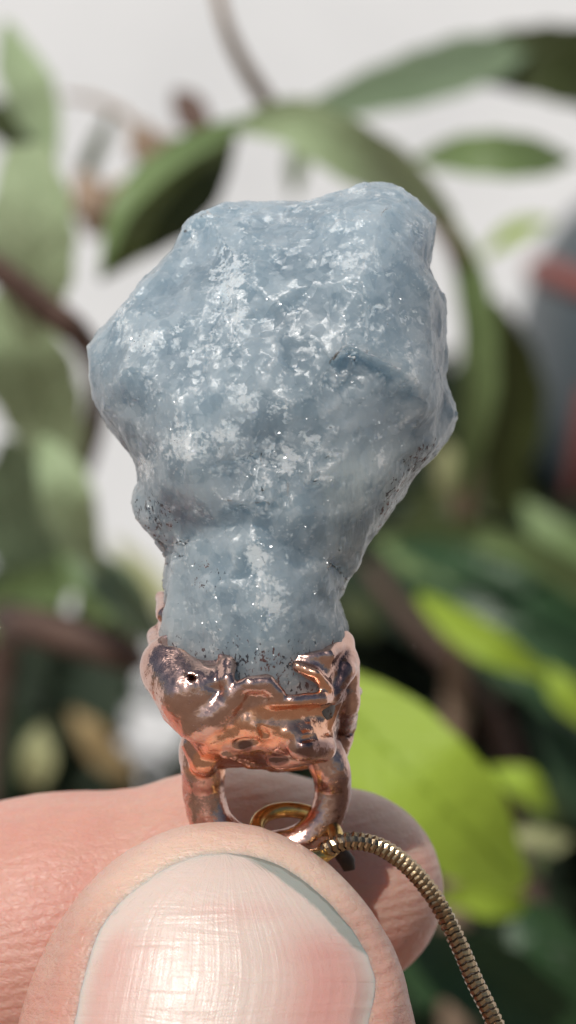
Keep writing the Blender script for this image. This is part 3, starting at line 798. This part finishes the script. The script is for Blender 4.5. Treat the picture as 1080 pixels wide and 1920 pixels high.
# close-up relief: nail fold, finger-tip lines
N = vnormals(V, Q)
sc = 36 * CAM_D / (CAM_D + V[:, 1])
px, py = V[:, 0] * sc + 540, 960 - V[:, 2] * sc
is_thumb = thumb_f(V[:, 0], V[:, 1], V[:, 2]) < fingers_f(V[:, 0], V[:, 1], V[:, 2])
nd = poly_sd(px, py, NAIL_POLY) / 36
front = is_thumb & (N[:, 1] < 0.3)
fold = np.where(front, np.exp(-((nd - 0.8) / 0.7) ** 2) * 0.26 - 0.30 * sstep(0.1, -0.7, nd), 0)
V = V + N * (fold + 0.10 * (fbm(V / 1.5, 61, 3) - .5))[:, None]
pink = np.where(is_thumb, 0.25 * sstep(1750, 1900, py), sstep(420, 120, px) * 0.5 + 0.9 * sstep(1690, 1800, py) * sstep(560, 640, px))  # last term paints the reddish shade on the forefinger's lower right
pale = np.where(is_thumb, 0.9 * sstep(2.6, 0.4, nd) * sstep(1760, 1640, py), 0.7 * sstep(330, 470, px) * sstep(1620, 1520, py))
dirt = np.where(front, 0.3 * sstep(0.20, 0.0, np.abs(nd + 0.02)) * sstep(1900, 1700, py), 0)
hand = empty("hand", WRIST, "bare hand pinching the copper loop between thumb and curled forefinger", "hand")
under(mesh_obj("skin", V, Q, SKIN, attrs={"pink": pink, "pale": pale, "dirt": dirt}), hand)

# thumb nail, laid on the thumb by marching rays from the eye to the skin
nv_, nu_ = 110, 90
tt = np.linspace(0, 1, nv_)
rows = 1600.5 + 548 * tt ** 1.35
Lx = np.interp(rows, [a for a, _ in NAIL_L], [b for _, b in NAIL_L]); Rx = np.interp(rows, [a for a, _ in NAIL_R], [b for _, b in NAIL_R])
ker = np.hanning(15)[1:-1]; ker /= ker.sum()
Lx[3:-3] = np.convolve(np.pad(Lx, 6, 'edge'), ker, 'valid')[3:-3]; Rx[3:-3] = np.convolve(np.pad(Rx, 6, 'edge'), ker, 'valid')[3:-3]
uu = 0.5 - 0.5 * np.cos(np.pi * np.linspace(0, 1, nu_)); uu = 0.5 * uu + 0.5 * np.linspace(0, 1, nu_)
PXn = Lx[:, None] + (Rx - Lx)[:, None] * uu[None, :]; PYn = np.repeat(rows[:, None], nu_, 1)
def march(PX, PY, fn):
    ox, oz = (PX - 540) / 36 / CAM_D, (960 - PY) / 36 / CAM_D
    Y = np.full(PX.shape, -24.0)
    for _ in range(60):
        s_ = CAM_D + Y
        Y = np.minimum(Y + 0.8 * np.maximum(fn(ox * s_, Y, oz * s_), -2), 6.0)
    return Y
Yn = march(PXn, PYn, thumb_f)
ndn = -poly_sd(PXn, PYn, NAIL_POLY) / 36
lift = 0.02 + 0.33 * sstep(0, 1.2, ndn) + 0.10 * sstep(1750, 1620, PYn)
# a nail is flatter than the flesh: blend towards a cylinder fitted row by row
s_ = (CAM_D + Yn - lift) / CAM_D / 36
NV = np.stack([(PXn - 540) * s_, Yn - lift, (960 - PYn) * s_], -1)
F = [[i * nu_ + j, i * nu_ + j + 1, (i + 1) * nu_ + j + 1, (i + 1) * nu_ + j] for i in range(nv_ - 1) for j in range(nu_ - 1)]
U_ = np.repeat(uu[None], nv_, 0)
NV = NV.reshape(-1, 3)
back = NV + np.array([0, 0.45, 0])                        # thickness
rim_i = [j for j in range(nu_)] + [i * nu_ + nu_ - 1 for i in range(1, nv_)] + [(nv_ - 1) * nu_ + j for j in range(nu_ - 2, -1, -1)] + [i * nu_ for i in range(nv_ - 2, 0, -1)]
nb0 = len(NV)
F = [f_[::-1] for f_ in F]
for a, b in zip(rim_i, rim_i[1:] + rim_i[:1]):
    F.append([a, b, nb0 + b, nb0 + a])
pxn, pyn, dn = PXn.ravel(), PYn.ravel(), ndn.ravel()
uf = U_.ravel()
bed = sstep(1690, 1800, pyn) * (.70 * np.exp(-((uf - .84) / .15) ** 2) + .42 * np.exp(-((uf - .10) / .12) ** 2) + .12) + 0.30 * np.exp(-((pyn - 1706) / 24) ** 2) * np.exp(-((uf - .55) / .3) ** 2)
bed *= sstep(0.0, 0.9, dn)
topness = sstep(1830, 1740, pyn)
stain = sstep(1.15, 0.1, dn) * (0.40 + 0.85 * sstep(430, 560, pxn)) * topness
rim = sstep(0.30, 0.03, dn) * (0.15 + .35 * sstep(1780, 1660, pyn) + .45 * sstep(.6, .9, uf) * sstep(1900, 1800, pyn))
two = lambda a: np.concatenate([a, a])
nail = mesh_obj("nail", np.vstack([NV, back]), F, NAIL, attrs={"nu": two(U_.ravel()), "nv": two((pyn - 1600) / 550), "bed": two(bed), "stain": two(stain), "rim": two(rim)})
nail["label"] = "short ridged thumbnail with a grey-green stained edge"
under(nail, hand)

# ------------------------------------------------------------------ plants behind
LEAF = {
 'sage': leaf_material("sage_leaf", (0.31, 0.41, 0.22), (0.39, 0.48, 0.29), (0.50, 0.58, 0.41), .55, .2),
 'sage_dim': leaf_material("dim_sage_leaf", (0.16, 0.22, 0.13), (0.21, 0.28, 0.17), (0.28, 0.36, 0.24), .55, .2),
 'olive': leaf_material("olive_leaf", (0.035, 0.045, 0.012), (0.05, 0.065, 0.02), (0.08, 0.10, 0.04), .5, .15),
 'mid': leaf_material("mid_green_leaf", (0.15, 0.22, 0.085), (0.20, 0.28, 0.12), (0.26, 0.35, 0.17), .45, .2),
 'dark': leaf_material("dark_green_leaf", (0.020, 0.05, 0.02), (0.035, 0.075, 0.032), (0.06, 0.12, 0.05), .35, .12),
 'lime': leaf_material("lime_leaf", (0.31, 0.44, 0.045), (0.36, 0.49, 0.06), (0.36, 0.50, 0.07), .5, .35),
 'straw': leaf_material("dry_leaf", (0.42, 0.30, 0.14), (0.50, 0.38, 0.20), (0.5, 0.4, 0.25), .7, .2),
 'cream': leaf_material("cream_edge_leaf", (0.34, 0.36, 0.18), (0.42, 0.42, 0.22), (0.45, 0.45, 0.28), .5, .25),
}
BARK = plain_material("brown_bark", (0.055, 0.030, 0.022), (0.14, 0.085, 0.065), 0.12, 0.8, 0.8)
TAN = plain_material("tan_twig", (0.22, 0.15, 0.10), (0.34, 0.25, 0.18), 0.12, 0.8, 0.6)

def leaf_geo(center, widths, roll=0.0, fold=0.25, n=26, m=9, wav=0.04, seed=0):
    """center: rows (px, py, Y); widths: half widths in pixels along it"""
    c = smooth_line([P(a, b, Y) for a, b, Y in center], n)
    Yc = c[:, 1]
    w = smooth_line(np.array(widths, float)[:, None], n)[:, 0].clip(0.3) * (CAM_D + Yc) / CAM_D / 36
    T = np.gradient(c, axis=0); T /= np.linalg.norm(T, axis=1, keepdims=True)
    view = np.array([0, -1.0, 0])
    V, lu, lv = [], [], []
    for i in range(n):
        side = np.cross(T[i], view); side /= np.linalg.norm(side) + 1e-9
        nor = np.cross(side, T[i])
        r = roll if not isinstance(roll, (list, tuple)) else np.interp(i / (n - 1), np.linspace(0, 1, len(roll)), roll)
        sd_, nn = side * math.cos(r) + nor * math.sin(r), nor * math.cos(r) - side * math.sin(r)
        for j in range(m):
            u = -1 + 2 * j / (m - 1)
            ww = w[i] * u * (1 + wav * math.sin(i * 1.3 + seed + 2 * u))
            V.append(c[i] + sd_ * ww + nn * (fold * w[i] * abs(u) ** 1.4 + wav * w[i] * math.sin(i * .9 + seed * 2) * u))
            lu.append(u); lv.append(i / (n - 1))
    F = [[i * m + j, i * m + j + 1, (i + 1) * m + j + 1, (i + 1) * m + j] for i in range(n - 1) for j in range(m - 1)]
    return np.array(V), F, {"lu": lu, "lv": lv}, c, w

def leaf(root, mat, center, widths, roll=0.0, fold=0.25, label=None, rib=True, seed=0):
    V, F, at, c, w = leaf_geo(center, widths, roll, fold, seed=seed, wav=.012 if mat == 'lime' else .035)
    o = under(mesh_obj("leaf", V, F, LEAF[mat], attrs=at), root)
    if label: o["label"] = label
    if rib:
        rv, rf = tube_geo(c[:-1], np.maximum(w[:-1].max() * 0.055 * np.linspace(1, .25, len(c) - 1), .12), 6)
        r = mesh_obj("midrib", rv, rf, LEAF[mat], attrs={"lu": np.zeros(len(rv)), "lv": np.zeros(len(rv))})
        r.parent = o
    return o

def stem(root, mat, pts, radii_px, name="stem"):
    c = smooth_line([P(a, b, Y) for a, b, Y in pts], 40)
    r = smooth_line(np.array(radii_px, float)[:, None], 40)[:, 0].clip(.4) * (CAM_D + c[:, 1]) / CAM_D / 36
    r = r * (1 + .12 * (vnoise(c / 3.0, 31) - .5))
    v, f_ = tube_geo(c, r, 10)
    return under(mesh_obj(name, v, f_, mat), root)

# 1. grey-green shrub filling the left side
sh = empty("sage_shrub", P(60, 2600, 170), "broad-leaved grey-green shrub on a brown stem left of the crystal", "shrub")
stem(sh, BARK, [(-700,180,130),(-300,360,122),(-90,460,118),(0,510,118),(80,575,120),(150,630,124),(185,720,150),(150,880,200),(20,1150,240),(-40,1700,240),(60,2600,200)], [20,23,26,26,28,26,22,22,26,30,36])
leaf(sh, 'sage', [(60,640,140),(62,520,135),(60,400,132),(50,270,132)], [20,74,80,40], 0.1, .15, "broad pale leaf with a light midrib, above the brown stem")
leaf(sh, 'sage', [(105,300,160),(70,220,160),(40,140,160),(10,40,165)], [6,46,52,8], -.5, .2, "yellowish narrow leaf at the top left")
leaf(sh, 'sage', [(120,880,170),(80,760,165),(40,660,160),(-30,560,158)], [30,78,82,30], .1, .2)
leaf(sh, 'sage', [(80,820,150),(115,900,148),(135,980,150),(190,1075,155)], [10,48,50,6], .2, .25)
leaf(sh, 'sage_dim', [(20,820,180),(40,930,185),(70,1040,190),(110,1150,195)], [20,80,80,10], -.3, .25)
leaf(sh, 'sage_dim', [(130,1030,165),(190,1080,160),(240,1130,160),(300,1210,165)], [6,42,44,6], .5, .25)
leaf(sh, 'mid', [(40,1020,200),(60,1080,200),(80,1130,200),(110,1190,205)], [10,46,44,6], .2, .2)
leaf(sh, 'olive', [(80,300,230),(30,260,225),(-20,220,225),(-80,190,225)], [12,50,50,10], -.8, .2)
leaf(sh, 'dark', [(135,760,200),(85,800,205),(60,880,210),(120,1000,215)], [6,30,32,6], .6, .2)  # dark blade standing in for the shadow band between the leaves
stem(sh, BARK, [(20,1150,240),(20,1165,170),(140,1192,158),(230,1225,158),(275,1240,165)], [14,36,38,34,12], "branch")
leaf(sh, 'straw', [(135,1330,250),(170,1380,250),(205,1420,252),(255,1465,255)], [5,30,30,4], .3, .2)
leaf(sh, 'cream', [(215,1010,260),(260,1070,258),(300,1120,255),(340,1180,255)], [5,24,24,4], .3, .2)

leaf(sh, 'sage', [(150,900,215),(110,990,210),(60,1090,208),(0,1180,210)], [8,54,60,14], -.2, .2)
leaf(sh, 'mid', [(120,960,185),(150,1040,182),(180,1120,180),(140,1200,182)], [6,40,44,8], .3, .25)
leaf(sh, 'mid', [(-40,1180,190),(20,1130,188),(90,1100,188),(160,1060,192)], [30,52,46,6], -.3, .2)
leaf(sh, 'cream', [(60,1470,200),(70,1430,198),(80,1390,198),(95,1350,200)], [20,34,28,5], .2, .2)
leaf(sh, 'mid', [(290,1200,230),(250,1170,228),(200,1150,228),(150,1160,230)], [6,32,36,10], .2, .2)

# 2. arching branch across the top, leaves turning over it
ar = empty("arching_shrub", P(900, 2700, 260), "arching leafy branch that crosses behind the top of the crystal", "shrub")
stem(ar, TAN, [(400,-60,150),(415,20,150),(440,90,152),(480,160,155),(520,210,158),(600,260,160),(720,330,162),(800,390,166),(850,460,170),(885,560,178),(895,700,188),(880,850,200),(860,1100,220),(850,1800,240),(900,2700,260)], [11,12,14,16,15,17,17,17,17,18,18,20,22,26,34])
leaf(ar, 'mid', [(480,220,150),(400,255,146),(310,308,142),(235,385,140),(190,510,140)], [8,26,32,28,5], -.5, .25, "lit upper edge of the leaf that droops left, the light put into its colour")  # sunlit rim of the drooping leaf, painted as a separate brighter blade
leaf(ar, 'olive', [(440,255,152),(370,320,148),(300,390,146),(240,455,146),(188,525,148)], [8,62,72,42,4], .25, .2, "shaded underside of the drooping leaf, the shade put into its colour")  # same leaf's shaded side, darkened by its own material colour
leaf(ar, 'sage', [(440,240,148),(540,225,146),(640,270,146),(740,330,150),(850,410,158)], [10,44,56,48,10], -.25, .3)
leaf(ar, 'sage_dim', [(540,225,180),(680,185,184),(800,150,188),(900,115,194),(1010,75,200)], [8,44,58,54,8], .35, .3)
leaf(ar, 'olive', [(830,125,200),(930,115,198),(1020,120,198),(1100,135,200),(1200,170,205)], [16,54,72,80,60], .15, .25, "dark broad leaf reaching out of the top right corner")
leaf(ar, 'mid', [(772,300,175),(850,290,168),(930,292,166),(1010,296,168),(1078,300,172)], [4,34,44,36,4], .15, .15, "dark lens-shaped leaf hanging free at the right")
leaf(ar, 'mid', [(560,260,230),(555,310,230),(550,370,232)], [5,20,4], .3, .2)
leaf(ar, 'lime', [(905,480,240),(950,445,238),(990,425,238),(1035,415,240)], [4,20,18,4], .4, .2, "small yellow-green leaf by the ornament")
leaf(ar, 'mid', [(835,400,172),(872,500,172),(895,620,174),(892,760,178),(865,920,186)], [8,30,36,36,12], .3, .3)
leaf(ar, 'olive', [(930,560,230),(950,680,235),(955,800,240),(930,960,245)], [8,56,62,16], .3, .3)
leaf(ar, 'cream', [(830,830,240),(845,890,240),(850,940,242)], [8,34,12], .3, .2)
stem(ar, BARK, [(330,175,178),(352,200,176),(372,232,172),(410,262,168)], [10,30,26,6], "bud")
stem(ar, TAN, [(225,205,190),(262,240,186),(330,262,180),(420,250,170)], [6,8,7,6], "twig")
stem(ar, TAN, [(150,330,205),(172,372,200),(178,410,200),(170,445,200)], [14,36,34,10], "bud")
stem(ar, TAN, [(255,235,200),(272,268,198),(285,300,198),(280,330,200)], [10,34,30,8], "bud")
stem(ar, TAN, [(120,180,195),(180,190,192),(250,230,190),(300,290,188)], [5,7,7,5], "twig")
leaf(ar, 'straw', [(190,440,205),(200,400,203),(225,360,203),(250,330,205)], [6,24,24,5], .3, .2)
leaf(ar, 'olive', [(130,420,215),(160,330,212),(185,270,212),(215,200,215)], [5,18,18,4], .5, .2)

# 3. glossy plant on the lower right
gl = empty("glossy_shrub", P(1000, 2700, 230), "glossy dark green plant with lime new leaves on the lower right", "shrub")
stem(gl, BARK, [(690,1060,235),(740,1130,232),(830,1230,230),(930,1350,230),(985,1600,230),(1000,2100,230),(1000,2700,230)], [10,16,20,22,26,30,36])
leaf(gl, 'mid', [(690,1010,190),(790,985,185),(900,1000,182),(1000,1035,182),(1120,1110,186)], [6,24,30,34,30], -.6, .3, "long arching leaf with a pale upper edge")
leaf(gl, 'dark', [(740,1020,200),(850,1040,195),(960,1090,192),(1060,1150,192),(1160,1240,195)], [10,50,72,76,50], .3, .3)
leaf(gl, 'dark', [(770,1080,185),(850,1150,180),(940,1220,178),(1040,1290,178),(1140,1370,182)], [8,52,66,66,40], .5, .3)
leaf(gl, 'lime', [(785,1115,165),(850,1165,162),(930,1215,160),(1030,1270,162)], [8,30,34,8], -.2, .2, "narrow lime strip of leaf across the darker blades")
leaf(gl, 'lime', [(1020,1250,175),(1060,1300,174),(1110,1350,175)], [8,30,20], .2, .2)
leaf(gl, 'lime', [(610,1290,100),(700,1380,98),(790,1470,96),(880,1560,98),(985,1660,104)], [56,104,112,98,12], .25, .08, "large bright lime leaf behind the fingertips")
leaf(gl, 'lime', [(815,1690,130),(880,1680,128),(940,1690,128),(1010,1710,130)], [6,34,36,6], -.4, .2)
leaf(gl, 'lime', [(920,1440,150),(980,1470,148),(1030,1520,150)], [4,34,6], .5, .2)
leaf(gl, 'cream', [(960,1560,160),(1010,1580,158),(1070,1575,160)], [4,28,6], .3, .2)
leaf(gl, 'dark', [(760,1760,120),(840,1800,118),(930,1850,118),(1040,1930,120)], [8,62,78,60], .2, .25)
leaf(gl, 'dark', [(960,1690,130),(1010,1760,128),(1060,1850,128),(1100,1960,130)], [10,70,80,60], -.3, .25)
leaf(gl, 'dark', [(990,1300,210),(1040,1380,208),(1090,1470,208),(1130,1560,210)], [10,50,56,30], .5, .25)
leaf(gl, 'olive', [(640,1120,260),(670,1150,258),(710,1180,258)], [6,34,8], .2, .2)
leaf(gl, 'dark', [(820,1880,150),(780,1820,150),(770,1760,150)], [30,34,6], .2, .2)

leaf(gl, 'mid', [(700,1000,215),(780,1050,212),(880,1130,210),(990,1180,212)], [6,40,44,8], .4, .25)
leaf(gl, 'olive', [(760,960,250),(840,930,248),(930,930,248),(1040,960,250)], [8,46,50,10], .2, .2)
leaf(gl, 'mid', [(980,940,220),(1030,1000,218),(1090,1050,218),(1150,1080,220)], [8,36,40,20], .2, .2)
leaf(gl, 'mid', [(930,1150,205),(990,1230,203),(1060,1290,203),(1140,1330,205)], [6,38,40,20], -.3, .25)
leaf(gl, 'mid', [(1060,1440,220),(1030,1500,218),(1010,1560,218),(1000,1640,220)], [6,34,34,6], .3, .25)
leaf(gl, 'mid', [(900,1800,150),(960,1830,148),(1020,1880,148),(1080,1960,150)], [6,36,44,30], -.4, .25)

# 4. undergrowth, its deep shade put into the leaf colour: a mass nobody could count
def undergrowth(name, boxes, n, mats, label):
    V, F, lu, lv = [], [], [], []
    for k in range(n):
        x0, x1, y0, y1, Y0, Y1 = boxes[k % len(boxes)]
        a, b, Y = random.uniform(x0, x1), random.uniform(y0, y1), random.uniform(Y0, Y1)
        near = math.hypot(a - 272, (b - 1385) * .8)
        if near < 105: continue
        c = P(a, b, Y); L = random.uniform(18, 40) * (.5 if near < 330 else 1); W = L * random.uniform(.22, .36)
        t = np.array([random.gauss(0, 1), random.gauss(0, .6), random.gauss(-.4, 1)]); t /= np.linalg.norm(t)
        s_ = np.cross(t, [random.gauss(0, 1), random.gauss(0, 1), random.gauss(0, 1)]); s_ /= np.linalg.norm(s_)
        nn = np.cross(s_, t); base = len(V)
        for i, (q, ww) in enumerate(((-.5, 0.05), (-.25, .8), (.05, 1), (.3, .7), (.5, 0.03))):
            for u in (-1, 0, 1):
                V.append(c + t * q * L + s_ * u * ww * W + nn * (abs(u) * .25 * W - q * q * .5 * L)); lu.append(u); lv.append(i / 4)
        for i in range(4):
            for j in range(2):
                F.append([base + i * 3 + j, base + i * 3 + j + 1, base + i * 3 + j + 4, base + i * 3 + j + 3])
    o = mesh_obj(name, np.array(V), F, LEAF[mats], attrs={"lu": lu, "lv": lv})
    tag(o, label, kind='stuff')
LEAF['shade'] = leaf_material("shade_toned_leaf", (0.010, 0.020, 0.010), (0.022, 0.035, 0.016), (0.03, 0.05, 0.02), .6, .05)  # near-black green: the deep shade low down is in the colour
undergrowth("undergrowth_foliage", [(-300,225,1240,1700,300,430),(-300,225,1240,1700,300,430),(-300,330,1450,2300,300,470),(330,640,1150,2300,330,480),(640,1500,1050,2300,300,480),(640,1500,1050,2300,300,480),(860,1500,780,1100,330,480),(780,960,880,1100,330,480)], 4600, 'shade', "dense undergrowth with deep shade put into its leaf colour, low between the shrubs and the wall")

# 5. slate-grey ornament on the right edge
orn = empty("garden_ornament", P(1130, 2600, 330), "smooth slate-grey rounded ornament with rust-red bands, cut by the right edge", "ornament")
SLATE = plain_material("slate_glaze", (0.045, 0.06, 0.068), (0.06, 0.075, 0.085), 0.02, 0.4, 0.2)
RUST = plain_material("rust_band", (0.17, 0.055, 0.045), (0.23, 0.07, 0.06), 0.05, 0.6, 0.3)
oc = P(1184, 690, 330); orx, ory, orz = 218 / 36 * 530 / 200, 24.0, 345 / 36 * 530 / 200
bm = bmesh.new(); bmesh.ops.create_uvsphere(bm, u_segments=48, v_segments=32, radius=1)
ov = np.array([tuple(v.co) for v in bm.verts]); of = [[v.index for v in f_.verts] for f_ in bm.faces]; bm.free()
under(mesh_obj("body", ov * np.array([orx, ory, orz]) + oc, of, SLATE), orn)
def band(pts, w):
    c = smooth_line([P(a, b, 330) for a, b in pts], 30)
    rel = 1 - ((c[:, 0] - oc[0]) / orx) ** 2 - ((c[:, 2] - oc[2]) / orz) ** 2
    c[:, 1] = oc[1] - ory * np.sqrt(np.clip(rel, 0.0, 1)) ** 1.0 + 0.4
    v, f_ = tube_geo(c, w / 36 * 530 / 200, 8)
    under(mesh_obj("band", v, f_, RUST), orn)
band([(1004,512),(1040,532),(1080,552),(1130,575),(1200,590)], 27)
band([(1072,975),(1074,920),(1078,860),(1084,800),(1094,740)], 26)
